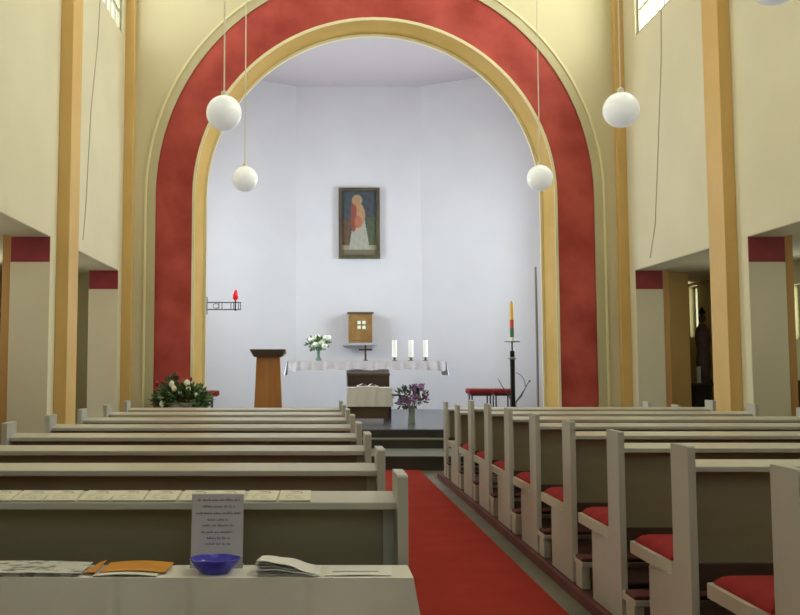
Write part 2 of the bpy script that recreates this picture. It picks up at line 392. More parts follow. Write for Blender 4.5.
# ================================================================ pews
def make_pew(L, H=.955, cushion=True, seat=True, kneel=True, label='', group=''):
    t = thing('wooden_pew', (0,0,0), label, 'pew', group)
    T = .032
    prof = [(0,0), (.50,0), (.50,.36), (.485,.385), (.225,.385), (.20,.41), (.19,.44), (.19,H-.006), (.184,H), (.006,H), (0,H-.006)]
    if not seat: prof = [(0,0), (.19,0), (.19,H-.006), (.184,H), (.006,H), (0,H-.006)]
    for x in (0, L-T):
        MB().poly([(x, y, z) for y, z in prof], (T,0,0)).build('end_panel', M['pew'], t)
    b = MB(); zb = H-.072; zf = H-.089
    b.poly([(T, .062, zf-.004), (T, .195, zb-.01), (T, .195, zb), (T, .06, zf)], (L-2*T,0,0))
    b.build('book_ledge', M['ledge'], t)
    MB().box(T, L-T, .052, .062, zf-.022, zf-.0005, .002).build('ledge_lip', M['pew'], t)
    b = MB(); b.box(T, L-T, .15, .172, .45, H-.10); pn = b.build('back_panel', M['panel'], t)
    for x in (T, L-T-.035): MB().box(x, x+.035, .135, .15, .45, H-.105).build('panel_stile', M['pew'], t)
    MB().box(T, L-T, .13, .18, .335, .45, .004).build('seat_rail', M['darkwood'], t)
    if seat:
        o = .016; pl = [(T+.012,.2), (.012,.25), (-.002,.30), (-o*.7,.345), (-o,.40), (-o,.71), (-o+.012,.725), (L+o-.012,.725), (L+o,.71), (L+o,.40), (L+o*.7,.345), (L+.002,.30), (L-.012,.25), (L-T-.012,.2)]
        MB().poly([(x, y, .385) for x, y in pl], (0,0,.055)).build('seat', M['ledge'], t)
        if cushion:
            def cy(u, v):
                x = .006+(L-.012)*u; e = min(u*L, (1-u)*L, v*.46, (1-v)*.46); h = .04*min(1, (max(e,0)/.04))**.5
                c = .03*max(0, 1-v*.46/.08)*(1 if u*L < .05 or (1-u)*L < .05 else 0)
                return (x, .235+.47*v, .4405+h+.002*math.sin(x*9))
            us = [0,.004,.012,.022,.04]; gb = MB()
            nu, nv = 60, 14
            def warp(u): # more vertices near the ends
                return .5-.5*math.cos(PI*u)
            gb.sheet(lambda u, v: cy(warp(u), warp(v)), nu, nv)
            gb.box(.01, L-.01, .24, .70, .4402, .4406)
            gb.build('cushion', M['cushion'], t, smooth=True)
    if kneel:
        kn = MB().box(.0, L, -.2, -.045, .125, .155, .004).build('kneeler', M['ledge'], t)
        b = MB(); b.box(.0, L, -.195, -.05, .155, .178, .008); b.build('kneeler_pad', M['pad'], kn)
        for x in (.0, L-.05, L/2-.025):
            MB().box(x, x+.05, -.185, -.06, 0, .125, .004).build('kneeler_foot', M['ledge'], kn)
        for x in (.004, L-.03): MB().box(x, x+.026, -.046, .002, .12, .16).build('kneeler_arm', M['pew'], kn)
    return t
ordinal = ['', 'second', 'third', 'fourth', 'fifth', 'sixth', 'seventh', 'eighth', 'ninth', 'tenth']
S, DY = .9072, .025
Z0 = .07
LW, RW = 2.13, 2.42
proto = None
for i in range(8):
    if i == 0:
        lab = 'grey wooden pew nearest the camera on the left, leaflets laid along its ledge'
        proto = make_pew(LW, label=lab, group='pews left of the aisle'); o = proto
    else:
        lab = 'grey wooden pew left of the aisle, %s' % ('farthest back by the altar steps' if i == 7 else ordinal[i]+' from the camera')
        o = dup(proto); o['label'] = lab
    o.location = (-1.84, (3.21+i)*S+DY, Z0)
for q in [c for c in proto.children if c.name.startswith('kneeler')]:   # the last pew has none: the table stands there
    for g_ in list(q.children): bpy.data.objects.remove(g_)
    bpy.data.objects.remove(q)
proto = None
for i in range(8):
    if i == 0:
        proto = make_pew(RW, label='grey wooden pew at the right edge of the photo, nearest the camera on that side', group='pews right of the aisle'); o = proto
    else:
        o = dup(proto); o['label'] = 'grey wooden pew with red cushion right of the aisle, %s from the camera' % ordinal[i]
    o.location = (1.56, (3.38+i)*S+DY, Z0)
o = make_pew(RW, H=.875, cushion=False, label='low grey front pew without cushion right of the aisle', group='front benches right of the aisle'); o.location = (1.56, 11.38*S+DY, Z0)
o = make_pew(RW, H=.875, cushion=False, seat=False, kneel=True, label='grey prayer desk before the front pew right of the aisle, nearest the steps', group='front benches right of the aisle')
o.name = 'prayer_desk'; o['category'] = 'prayer desk'; o.location = (1.56, 12.38*S+DY, Z0)

# leaflets on the nearest ledge
first = None
lp = [-18, 14, 47, 80, 113, 146, 179, 212, 245, 279]
for i, px in enumerate(lp):
    X = (px+16-313)*3.0/950; yy = 3.21*S+DY
    tilt = math.atan(.017/.135)
    b = MB(); b.box(-.049, .049, .0, .118, 0, .003)
    o = b.build('leaflet', M['leaflet'])
    b = MB(); b.box(-.03, .03, .018, .062, .0031, .0036); b.box(-.022, .024, .08, .105, .0031, .0036); b.build('printed_block', M['print_'], o)
    o.location = (X, yy+.065, Z0+.955-.089+.003); o.rotation_euler = (tilt, 0, random.uniform(-.08,.08))
    rel = 'leftmost, cut by the photo edge' if i == 0 else ('rightmost of the row' if i == 9 else ordinal[i]+' from the left')
    tag(o, 'small white leaflet on the nearest pew ledge, '+rel, 'leaflet', 'leaflets on the nearest pew ledge')

# ================================================================ globe lamps
for px, py, r, y, lab in ((224,113,.168,8.85,'white globe pendant lamp, larger of the two hanging on the left'),
                          (245,179,.168,12.2,'white globe pendant lamp, smaller and lower of the two on the left'),
                          (540,178,.168,12.2,'white globe pendant lamp before the right foot of the red arch, smallest on the right'),
                          (621,110,.168,8.85,'white globe pendant lamp hanging before the right corner pilaster'),
                          (775,-21,.168,5.94,'white globe pendant lamp cut off by the top edge of the photo')):
    c = P(px, py, y)
    t = thing('globe_pendant_lamp', c, lab, 'lamp', 'white globe pendant lamps')
    MB().ball(c, r, 4).build('globe', M['opal'], t, smooth=2)
    MB().lathe((c.x,c.y,c.z+r-.012), [(.03,0),(.03,.045),(.012,.06)], 16).build('cap', M['cord'], t, smooth=True)
    MB().tube([(c.x,c.y,c.z+r+.04), (c.x,c.y,ZC-.04)], .0075, 8).build('cord', M['cord'], t)
    MB().lathe((c.x,c.y,ZC-.06), [(.02,0),(.06,.03),(.06,.06)], 16).build('ceiling_rose', M['cord'], t, smooth=True)

# ================================================================ chancel
# altar
yA = 18.1
t = thing('stone_altar', (1.02, yA, BASE), 'white altar table under a lace edged cloth below the painting', 'altar')
MB().box(.66, 1.46, yA+.15, yA+.75, BASE, 1.36, .01).build('altar_base', M['white'], t)
MB().box(-.46, 2.50, yA, yA+.9, 1.36, 1.46, .008).build('altar_top', M['white'], t)
tc = thing('altar_cloth', (1.02, yA, 1.47), 'white altar cloth with hanging lace edge on the altar', 'cloth')
MB().box(-.475, 2.515, yA-.012, yA+.912, 1.462, 1.474).build('cloth_top', M['altarcloth'], tc)
b = MB()
def front(u, v):
    x = -.475+2.99*u; e = min(u, 1-u); k_ = 1+1.8*max(0, 1-e/.16); w = math.sin(x*31)+.5*math.sin(x*57+1)
    return (x, yA-.016-.016*v-.011*k_*v*w, 1.468-(.165+.012*math.sin(x*13)+.022*(k_-1)*abs(math.sin(x*15)))*v)
b.sheet(front, 180, 6); b.build('cloth_front', M['lace'], tc, smooth=True)
for x, sg in ((-.475, -1), (2.515, 1)):
    b = MB(); b.sheet(lambda u, v: (x+sg*(.012+.045*v+.03*v*math.sin(u*22)), yA-.012+.92*u, 1.468-.27*v), 30, 6); b.build('cloth_end', M['lace'], tc, smooth=True)
ZT = 1.475
# candles
for px, lab in ((394.5, 'leftmost'), (411, 'middle'), (425.5, 'rightmost')):
    p = P(px, 359, yA+.3)
    t = thing('altar_candle', (p.x, yA+.3, ZT), 'white pillar candle on the altar, %s of the three' % lab, 'candle', 'candles on the altar')
    MB().lathe((p.x, yA+.3, ZT), [(.05,0),(.05,.012),(.022,.02),(.022,.05),(.045,.058),(.045,.065)], 16).build('holder', M['iron'], t, smooth=True)
    MB().lathe((p.x, yA+.3, ZT+.065), [(.047,0),(.047,.325),(.038,.335)], 16).build('wax', M['candle'], t, smooth=True)
    MB().tube([(p.x, yA+.3, ZT+.398), (p.x, yA+.3, ZT+.425)], .004, 6).build('wick', M['black'], t)
# white bouquet
p = P(318.5, 360, yA+.3)
t = thing('flower_vase', (p.x, yA+.3, ZT), 'green glass vase of white flowers on the left of the altar', 'vase of flowers')
MB().lathe((p.x, yA+.3, ZT), [(.055,0),(.06,.02),(.03,.09),(.032,.17),(.06,.24)], 20).build('vase', M['vase'], t, smooth=True)
MB().leaves((p.x, yA+.3, ZT+.33), (.2,.14,.12), 130, .09).build('foliage', M['leaf'], t)
for i in range(11):
    a = i*2.4; rr = .17*math.sqrt((i+.5)/11)
    MB().ball((p.x+.03+rr*1.15*math.cos(a), yA+.3-.05+rr*.6*math.sin(a), ZT+.37+.09*math.sin(i*1.7)), .062, 2, (1,1,.8), .12).build('blossom', M['petalw'], t)
# small crucifix on the altar
p = P(365.5, 358, yA+.45)
t = thing('altar_crucifix', (p.x, yA+.45, ZT), 'small dark crucifix standing on the altar below the tabernacle', 'crucifix')
MB().lathe((p.x, yA+.45, ZT), [(.05,0),(.05,.01),(.015,.03)], 12).build('foot', M['iron'], t)
b = MB(); b.box(p.x-.018, p.x+.018, yA+.44, yA+.46, ZT+.025, ZT+.31); b.box(p.x-.13, p.x+.13, yA+.438, yA+.462, ZT+.20, ZT+.235); b.build('cross', M['darkwood'], t)
# tabernacle on a wall bracket
a_, c_ = P(348.5, 314, 20.6), P(372, 343, 20.6)
t = thing('wooden_tabernacle', ((a_.x+c_.x)/2, 20.7, c_.z), 'golden brown tabernacle box with a pale cross on the apse wall', 'tabernacle')
MB().box(a_.x, c_.x, 20.46, 20.74, c_.z, a_.z, .01).build('body', M['gold'], t)
MB().box(a_.x-.03, c_.x+.03, 20.43, 20.745, a_.z-.002, a_.z+.035, .005).build('lid', M['lecttop'], t)
MB().box(a_.x+.05, c_.x-.05, 20.445, 20.462, c_.z+.05, a_.z-.05, .004).build('door', M['gold'], t)
xm, zm = (a_.x+c_.x)/2+.02, (a_.z+c_.z)/2+.07
b = MB()
for dx in (-.052, .052):
    for dz in (-.052, .052):
        b.box(xm+dx-.036, xm+dx+.036, 20.438, 20.446, zm+dz-.036, zm+dz+.036)
        b.box(xm+dx-.012, xm+dx+.012, 20.432, 20.439, zm+dz-.012, zm+dz+.012)
b.build('emblem', M['petalw'], t)
MB().box(a_.x-.12, c_.x+.10, 20.40, 20.797, c_.z-.06, c_.z-.001, .006).build('wall_mount', M['marble'], t)
# painting
a_, c_ = P(338.5, 188, 20.75), P(380, 258.5, 20.75)
t = thing('framed_painting', ((a_.x+c_.x)/2, 20.75, (a_.z+c_.z)/2), 'framed painting of a standing robed woman high on the apse wall', 'painting')
b = MB(); w = .075
b.box(a_.x, c_.x, 20.70, 20.8, a_.z-w, a_.z, .008); b.box(a_.x, c_.x, 20.70, 20.8, c_.z, c_.z+w, .008)
b.box(a_.x, a_.x+w, 20.70, 20.8, c_.z+w, a_.z-w, .008); b.box(c_.x-w, c_.x, 20.70, 20.8, c_.z+w, a_.z-w, .008)
b.build('frame', mat('dark_gilt_frame', (92,84,62), .45, (74,66,50), 6, metal=.2), t)
x0, x1, z0, z1 = a_.x+w, c_.x-w, c_.z+w, a_.z-w
b = MB(); b.sheet(lambda u, v: (x0+(x1-x0)*u, 20.745, z0+(z1-z0)*v), 60, 100); cv = b.build('canvas', M['paper'], t)
me = cv.data; ca = me.color_attributes.new('Col', 'FLOAT_COLOR', 'POINT')
def art(u, v):
    def el(cu, cv_, ru, rv): return ((u-cu)/ru)**2+((v-cv_)/rv)**2
    nn = math.sin(u*31+v*17)*math.sin(u*13-v*29)*.5+.5
    c = (58+14*nn, 66+12*nn, 74+8*nn)
    if u < .3 and v < .55: c = (84+20*nn, 66+12*nn, 54)
    if u > .72 and v < .6: c = (70+16*nn, 78+14*nn, 62)
    if v < .16: c = (142+18*nn, 134+12*nn, 112)
    if v < .08: c = (110, 104, 82)
    body = abs(u-.5) < .14+.26*(1-v/.62)*.75 and .08 < v < .62
    if body: c = (152+16*nn, 154+12*nn, 142+8*nn)
    if abs(u-.52) < .09 and .3 < v < .66: c = (168, 158, 138)
    if el(.5,.62,.17,.19) < 1: c = (160+20*nn, 128+10*nn, 96)
    if el(.34,.62,.09,.26) < 1: c = (136, 72, 58)
    if el(.47,.52,.1,.1) < 1: c = (170, 104, 76)
    if el(.44,.86,.15,.085) < 1: c = (156, 142, 100)
    if el(.44,.84,.09,.07) < 1: c = (170, 126, 96)
    return c
for vv in me.vertices:
    p = vv.co+wloc(t); u = (p.x-x0)/(x1-x0); v = (p.z-z0)/(z1-z0)
    ca.data[vv.index].color = lin(art(u, v))
cm = mat('painted_canvas', (128,128,128), .6); at = cm.node_tree.nodes.new('ShaderNodeAttribute'); at.attribute_name = 'Col'
cm.node_tree.links.new(at.outputs['Color'], cm.node_tree.nodes['Principled BSDF'].inputs['Base Color']); me.materials[0] = cm
MB().box(x0, x1, 20.746, 20.79, z0, z1).build('backing_board', M['darkwood'], t)
# lectern
y = 16.6
pL, pR = P(257, 357, y), P(280, 357, y); qL, qR = P(255.5, 405, y), P(281, 405, y)
ux = (pL.x+pR.x)/2; hw_t = (pR.x-pL.x)/2; hw_b = hw_t+.045; zt = pL.z
t = thing('wooden_lectern', (ux, y, BASE), 'orange brown wooden lectern with dark slanted top left of the altar', 'lectern')
b = MB(); bm = b.bm
lo = [bm.verts.new(v) for v in ((ux-hw_b, y-.16, BASE),(ux+hw_b, y-.16, BASE),(ux+hw_b, y+.16, BASE),(ux-hw_b, y+.16, BASE))]
hi = [bm.verts.new(v) for v in ((ux-hw_t, y-.14, zt),(ux+hw_t, y-.14, zt),(ux+hw_t, y+.14, zt),(ux-hw_t, y+.14, zt))]
bm.faces.new(lo[::-1]); bm.faces.new(hi)
for i in range(4): bm.faces.new((lo[i], lo[(i+1)%4], hi[(i+1)%4], hi[i]))
b.build('body', M['wood'], t)
b = MB(); bm = b.bm; a0 = P(250.5, 350, y).x; a1 = P(286, 350, y).x
lo = [bm.verts.new(v) for v in ((a0+.07, y-.2, zt),(a1-.07, y-.2, zt),(a1-.07, y+.2, zt),(a0+.07, y+.2, zt))]
hi = [bm.verts.new(v) for v in ((a0, y-.27, zt+.13),(a1, y-.27, zt+.13),(a1, y+.25, zt+.07),(a0, y+.25, zt+.07))]
bm.faces.new(lo[::-1]); bm.faces.new(hi)
for i in range(4): bm.faces.new((lo[i], lo[(i+1)%4], hi[(i+1)%4], hi[i]))
b.build('reading_top', M['lecttop'], t)
# low wooden table with cloth and book, chair behind
y = 15.85
xa, xb = P(350.5, 410, y).x, P(388.5, 410, y).x; zt = P(370, 388, y).z
t = thing('low_wooden_table', ((xa+xb)/2, y, BASE), 'low brown wooden table on the platform in front of the altar', 'table')
MB().box(xa, xb, y+.02, y+.48, zt-.05, zt, .004).build('tabletop', M['midwood'], t)
MB().box(xa+.03, xb-.03, y+.06, y+.09, BASE+.06, zt-.05).build('front_panel', M['midwood'], t)
for X in (xa+.01, xb-.05):
    for Y in (y+.04, y+.42): MB().box(X, X+.04, Y, Y+.04, BASE, zt-.05).build('leg', M['midwood'], t)
t = thing('small_tablecloth', ((xa+xb)/2, y, zt), 'white cloth hanging over the low wooden table before the altar', 'cloth')
MB().box(xa-.05, xb+.07, y, y+.5, zt+.001, zt+.008).build('cloth_top', M['altarcloth'], t)
zb = P(370, 407, y).z
def drop(u, v):
    x = xa-.05+(xb-xa+.12)*u; return (x, y-.002-.01*v*(1+math.sin(x*40)), zt+.006-(zt-zb)*v)
MB().sheet(drop, 60, 6).build('cloth_front', M['altarcloth'], t, smooth=True)
for X, sg in ((xa-.05, -1), (xb+.07, 1)): MB().sheet(lambda u, v: (X+sg*.01*v*(1+math.sin(u*18)), y+.5*u, zt+.006-(zt-zb)*v), 20, 6).build('cloth_side', M['cloth'], t, smooth=True)
b0, b1 = P(357, 386, y+.2).x, P(378, 386, y+.2).x; bt = P(366, 384, y+.2).z
t = thing('open_book', ((b0+b1)/2, y+.2, zt+.008), 'open white book lying on the small cloth covered table', 'book')
for sg in (-1, 1):
    xm = (b0+b1)/2
    MB().sheet(lambda u, v: (xm+sg*(b1-b0)/2*u, y+.08+.26*v, zt+.012+.07*math.sin(min(1,u*1.3)*PI*.75)*(1-.5*u)), 14, 2).box(min(xm, xm+sg*(b1-b0)/2), max(xm, xm+sg*(b1-b0)/2), y+.08, y+.34, zt+.0085, zt+.03).build('page_block', M['candle'], t)
MB().box(b0-.01, b1+.01, y+.07, y+.35, zt+.008, zt+.012).build('cover', M['darkred'], t)
yc = 16.9; ca_, cb_ = P(347.5, 374, yc), P(389.5, 390, yc)
t = thing('dark_wooden_bench', ((ca_.x+cb_.x)/2, yc, BASE), 'dark brown wooden bench with straight back behind the small clothed table', 'bench')
MB().box(ca_.x, cb_.x, yc, yc+.04, BASE+.3, ca_.z, .006).build('backrest', M['darkwood'], t)
MB().box(ca_.x-.012, cb_.x+.012, yc-.012, yc+.052, ca_.z-.03, ca_.z+.012, .004).build('top_rail', M['midwood'], t)
MB().box(ca_.x, cb_.x, yc-.38, yc, BASE+.38, BASE+.43, .004).build('seat', M['darkwood'], t)
for X in (ca_.x, cb_.x-.045):
    MB().box(X, X+.045, yc-.37, yc-.325, BASE, BASE+.38).build('leg', M['darkwood'], t); MB().box(X, X+.045, yc, yc+.045, BASE, BASE+.3).build('leg', M['darkwood'], t)
# purple flowers in a floor vase
y = 15.5; p = P(411.5, 400, y)
t = thing('flower_vase', (p.x, y, BASE), 'tall grey green vase of purple lilac on the platform right of the small table', 'vase of flowers')
MB().lathe((p.x, y, BASE), [(.055,0),(.065,.02),(.05,.12),(.055,.24),(.07,.29)], 20).build('vase', M['vasec'], t, smooth=True)
MB().leaves((p.x-.02, y, BASE+.42), (.27,.17,.16), 150, .09).build('foliage', M['leafd'], t)
for i in range(16):
    a = i*2.4; rr = math.sqrt((i+.5)/16); c = Vector((p.x+.25*rr*math.cos(a), y+.13*math.sin(a)*rr-.03, BASE+.45+.13*math.sin(a*1.3+i)*1))
    b = MB()
    for j in range(14): b.ball(c+Vector((random.uniform(-.05,.05),random.uniform(-.04,.04),random.uniform(-.05,.06))), .018, 1)
    b.build('blossom', M['purple'], t)
# left flower arrangement in front of the arch foot
y = 14.75; a_ = P(155, 400, y).x; b_ = P(211, 400, y).x; cz = P(180, 396, y).z
t = thing('flower_arrangement', ((a_+b_)/2, y, BASE), 'large green arrangement with cream and red flowers before the left arch foot', 'flower arrangement')
MB().lathe(((a_+b_)/2, y, BASE), [(.16,0),(.2,.03),(.17,.2),(.24,.36),(.22,.37)], 24).build('planter', M['marble'], t, smooth=True)
MB().leaves(((a_+b_)/2, y, BASE+.44), (.40,.2,.18), 420, .13).build('foliage', M['leaf'], t)
MB().leaves(((a_+b_)/2-.05, y, BASE+.42), (.38,.16,.14), 260, .12).leaves((P(171,385,y).x, y, P(171,386,y).z), (.10,.08,.14), 70, .09).build('dark_foliage', M['leafd'], t)
for px, py, m, r in ((172,384,'cream',.045),(174,389,'cream',.05),(187,383,'cream',.05),(188,389,'cream',.045),(180,392,'petalw',.035),(196,395,'petalw',.035),(169,394,'petalw',.03),(157,383,'redp',.035),(181,383,'redp',.03),(191,379,'redp',.028),(162,404,'petalw',.045),(200,392,'leaf',.03)):
    q = P(px, py, y-.14)
    MB().ball(q, r, 2, (.9,.9,1.15), .14).build('blossom', M[m], t)
    MB().tube([q, ((a_+b_)/2, y, BASE+.3)], .005, 5).build('stem', M['leafd'], t)
# stools
def stool(pl, pr, pt, y, lab, nlegs=4):
    A, B = P(pl, pt, y), P(pr, pt, y); w = B.x-A.x; cx = (A.x+B.x)/2; d = min(.42, w)
    t = thing('padded_stool', (cx, y, BASE), lab, 'stool', 'red padded stools')
    MB().box(A.x, B.x, y-d/2, y+d/2, A.z-.095, A.z, .03).build('seat', M['redseat'], t, smooth=True)
    MB().box(A.x+.04, B.x-.04, y-d/2+.03, y+d/2-.03, A.z-.125, A.z-.095).build('apron', M['darkwood'], t)
    for X in (A.x+.05, B.x-.07):
        for Y in (y-d/2+.05, y+d/2-.07): MB().box(X, X+.022, Y, Y+.022, BASE, A.z-.125).build('leg', M['black'], t)
    return t
stool(467, 492, 388.5, 16.7, 'red padded stool right of the altar, the left one of two')
stool(491, 512.5, 388.5, 16.95, 'red padded stool behind the tall painted candle right of the altar')
y = 16.4; A = P(212, 390.5, y)
t = thing('round_stool', (A.x, y, BASE), 'small round dark red stool beside the flowers at the left arch foot', 'stool')
MB().lathe((A.x, y, A.z-.1), [(.09,0),(.125,.02),(.13,.08),(.11,.1)], 24).build('seat', M['redseat'], t, smooth=True)
MB().lathe((A.x, y, BASE), [(.15,0),(.15,.02),(.022,.04),(.022,A.z-.1-BASE)], 20).build('pedestal', M['iron'], t, smooth=True)
# paschal candle on its stand
y = 16.2; cx = P(512.5, 370, y).x; zp = P(512.5, 341.5, y).z
t = thing('candle_stand', (cx, y, BASE), 'tall black iron candle stand right of the altar steps', 'candle stand')
MB().lathe((cx, y, BASE), [(.2,0),(.2,.02),(.06,.05),(.035,.08)], 24).build('foot', M['black'], t, smooth=True)
MB().box(cx-.034, cx+.034, y-.034, y+.034, BASE+.06, zp-.16, .004).build('pole', M['black'], t)
MB().tube([(cx, y, zp-.17), (cx, y, zp-.01)], .013, 8).build('spindle', M['black'], t)
MB().lathe((cx, y, zp-.014), [(.02,0),(.135,.006),(.135,.016),(.02,.016)], 24).build('drip_plate', M['iron'], t, smooth=True)
zz = P(512, 358, y).z
MB().lathe((cx, y, zz-.03), [(.038,0),(.07,.015),(.07,.035),(.038,.05)], 16).build('collar', M['silver'], t, smooth=True)
t = thing('paschal_candle', (cx, y, zp), 'tall candle painted yellow, red and green on the black iron stand', 'candle')
z3 = P(512.5, 301.5, y).z; hh = z3-zp
MB().lathe((cx, y, zp), [(.036,.003),(.036,.03*hh+.05)], 20).build('base_band', M['candle'], t, smooth=True)
MB().lathe((cx, y, zp+.03*hh+.05), [(.035,0),(.035,hh*.24)], 20).build('green_band', M['candleg'], t, smooth=True)
MB().lathe((cx, y, zp+.27*hh+.05), [(.035,0),(.036,hh*.2)], 20).build('red_band', M['candler'], t, smooth=True)
MB().lathe((cx, y, zp+.47*hh+.05), [(.036,0),(.034,hh*.4),(.026,hh*.44)], 20).build('wax', M['candley'], t, smooth=True)
MB().tube([(cx, y, zp+.91*hh+.05), (cx, y, zp+.95*hh+.05)], .004, 6).build('wick', M['black'], t)
# curved silver branch behind the stand
y = 16.55
def pp(px, py): return P(px, py, y)
base = Vector((pp(516,402).x, y, BASE))
t = thing('curved_branch', base, 'bare curved silvery branch standing right of the candle stand', 'branch')
MB().tube([base, base+Vector((.0,0,.12)), pp(516,402), pp(521,397), pp(525.5,388), pp(524.5,380), pp(521,375), pp(516,372.5)], [.012,.012,.012,.012,.012,.01,.01,.006]).build('curl', M['silver'], t, smooth=True)
MB().tube([pp(516,402), pp(521,395), pp(526,387), pp(529,381)], [.012,.009,.008,.006]).ball(pp(529.5,381), .02, 1).build('straight_twig', M['iron'], t, smooth=True)
MB().tube([base+Vector((0,0,.1)), pp(509,396), pp(502,386), pp(498,378.5)], [.01,.009,.008,.005]).build('straight_twig', M['iron'], t, smooth=True)
# thin pole inside the arch on the right
y = 15.95; q0, q1 = P(536.6, 320, y), P(536.6, 267, y)
tag(MB().tube([(q0.x, y, BASE), (q0.x, y, q1.z)], .02, 10).build('metal_pole', M['polegrey']), 'slim grey metal pole standing upright just inside the right arch foot', 'pole')
# sanctuary lamp on its bracket
y = 15.72
t = thing('sanctuary_lamp', (P(206,306,y).x, y, P(206,306,y).z), 'red sanctuary lamp on a grey iron bracket at the left arch jamb', 'lamp')
xw = AX-R2
q = P(205.5, 306, y)
MB().box(xw-.0, q.x+.03, y-.05, y+.05, P(205,314.5,y).z, P(205,297,y).z, .003).build('wall_plate', M['iron'], t)
b = MB()
for py in (302.5, 309.5): z = P(0,py,y).z; b.box(q.x+.02, P(241,py,y).x, y-.006, y+.006, z-.008, z+.008)
for px in (219, 222, 231, 233.5, 238.5, 240.5): X = P(px,306,y).x; b.box(X-.006, X+.006, y-.006, y+.006, P(px,310,y).z, P(px,302,y).z)
c = P(216, 306, y); b.tube([(c.x+.05*math.cos(a*PI/6), y, c.z+.04*math.sin(a*PI/6)) for a in range(13)], .006, 6)
b.build('bracket_arm', M['iron'], t)
c = P(235.4, 300, y)
MB().tube([(c.x, y, P(0,311,y).z), (c.x, y, c.z)], .012, 8).build('lamp_stem', M['black'], t)
MB().lathe((c.x, y, c.z-.005), [(.02,0),(.045,.03),(.045,.1),(.03,.15),(.02,.17)], 16).build('lamp_shade', M['ruby'], t, smooth=True)

# ================================================================ right aisle: dark shrine
y = 15.6
A, B = P(692, 383, y), P(711, 383, y)
t = thing('side_altar_table', ((A.x+B.x)/2, y, 0), 'small black side table in the right aisle seen past the far pier', 'table')
MB().box(A.x, B.x+.1, y-.02, y+.5, A.z-.05, A.z, .005).build('tabletop', M['black'], t)
MB().box(A.x+.08, B.x+.02, y+.05, y+.42, 0, A.z-.05).build('cabinet', M['black'], t)
C = P(704, 360, y+.22)
t = thing('carved_figure', (C.x, y+.25, A.z), 'dark carved figure on the black side table in the right aisle', 'statue')
H = P(704,309,y+.22).z-A.z
MB().lathe((C.x, y+.25, A.z), [(.13,0),(.13,.04),(.09,.07),(.12,.25*H),(.1,.45*H),(.125,.6*H),(.11,.72*H),(.045,.8*H)], 20, sy=.8).build('robe', mat('dark_carving', (92,66,70), .5, (64,48,54), 12), t, smooth=True)
MB().ball((C.x, y+.25, A.z+.87*H), .068, 3, (.85,.9,1.1)).build('head', M['darkwood'], t, smooth=True)
MB().lathe((C.x, y+.25, A.z+.93*H), [(.05,0),(.06,.03),(.02,.1),(.005,.12)], 14).build('crown', M['black'], t, smooth=True)
C = P(699.5, 380, y+.05)
t = thing('votive_candle', (C.x, y+.08, A.z), 'pale grey candle beside the dark carved figure in the right aisle', 'candle')
MB().lathe((C.x, y+.08, A.z), [(.05,0),(.05,.02),(.038,.03),(.038,.27)], 16).build('wax', M['marble'], t, smooth=True)
MB().tube([(C.x, y+.08, A.z+.268), (C.x, y+.08, A.z+.295)], .004, 6).build('wick', M['black'], t)
# blue-black padded chair in the near right aisle
y = 12.6
A, B = P(792, 380, y), P(826, 380, y)
t = thing('dark_chair', ((A.x+B.x)/2, y, 0), 'dark chair with red and blue padding in the right aisle at the photo edge', 'chair')
MB().box(A.x, B.x, y, y+.05, .55, A.z, .02).build('backrest', M['pad'], t)
MB().box(A.x, B.x, y-.42, y, .42, .5, .02).build('seat', mat('dark_blue_cloth', (44,48,72), .8), t)
for X in (A.x+.01, B.x-.04):
    for Y in (y-.4, y+.01): MB().box(X, X+.03, Y, Y+.03, 0, .42 if Y < y else .56).build('leg', M['black'], t)

# ================================================================ foreground table
TZ, TY0, TY1, TX = .77, 2.697, 2.87, .28
t = thing('narrow_table', (-.7, 2.7, 0), 'narrow wooden table under the white cloth behind the nearest left pew', 'table')
MB().box(-1.75, TX-.01, TY0+.012, TY1-.005, TZ-.035, TZ-.003, .003).build('tabletop', M['midwood'], t)
for X in (-1.7, TX-.07):
    for Y in (TY0+.03, TY1-.06): MB().box(X, X+.04, Y, Y+.035, 0, TZ-.035).build('leg', M['midwood'], t)
tc = thing('white_tablecloth', (-.7, 2.7, TZ), 'white linen cloth with creases draped over the narrow foreground table', 'tablecloth')
MB().sheet(lambda u, v: (-1.8+(TX+1.8)*u, TY0+(TY1-TY0)*v, TZ), 40, 3, .0025).build('cloth_top', M['cloth'], tc)
creases = [-1.35, -.94, -.55, -.37+.02, -.02]
def fr(u, v):
    x = -1.8+(TX+1.8)*u; fl = max(0, (u-.97)/.03)
    w = .012*math.sin(x*9+1)+.007*math.sin(x*23)+.006*math.sin(x*14+v*6)
    w += sum(-.022*math.exp(-((x-c)/.012)**2) for c in creases)
    return (x+fl*.03*v/(.3), TY0-.001-v*(.02+w*2.2)-.008*math.sin(v*1.5), TZ-.62*v) if v > 0 else (x, TY0, TZ)
MB().sheet(fr, 260, 16).build('cloth_front', M['cloth'], tc, smooth=True)
MB().sheet(lambda u, v: (TX+v*(.10+.02*math.sin(u*9))*1, TY0+(TY1-TY0)*u-.02*v*(1-u), TZ-.62*v) if v > 0 else (TX, TY0+(TY1-TY0)*u, TZ), 16, 16).build('cloth_end', M['cloth'], tc, smooth=True)
def onT(px, y): return (px-313)*y/950/1.02
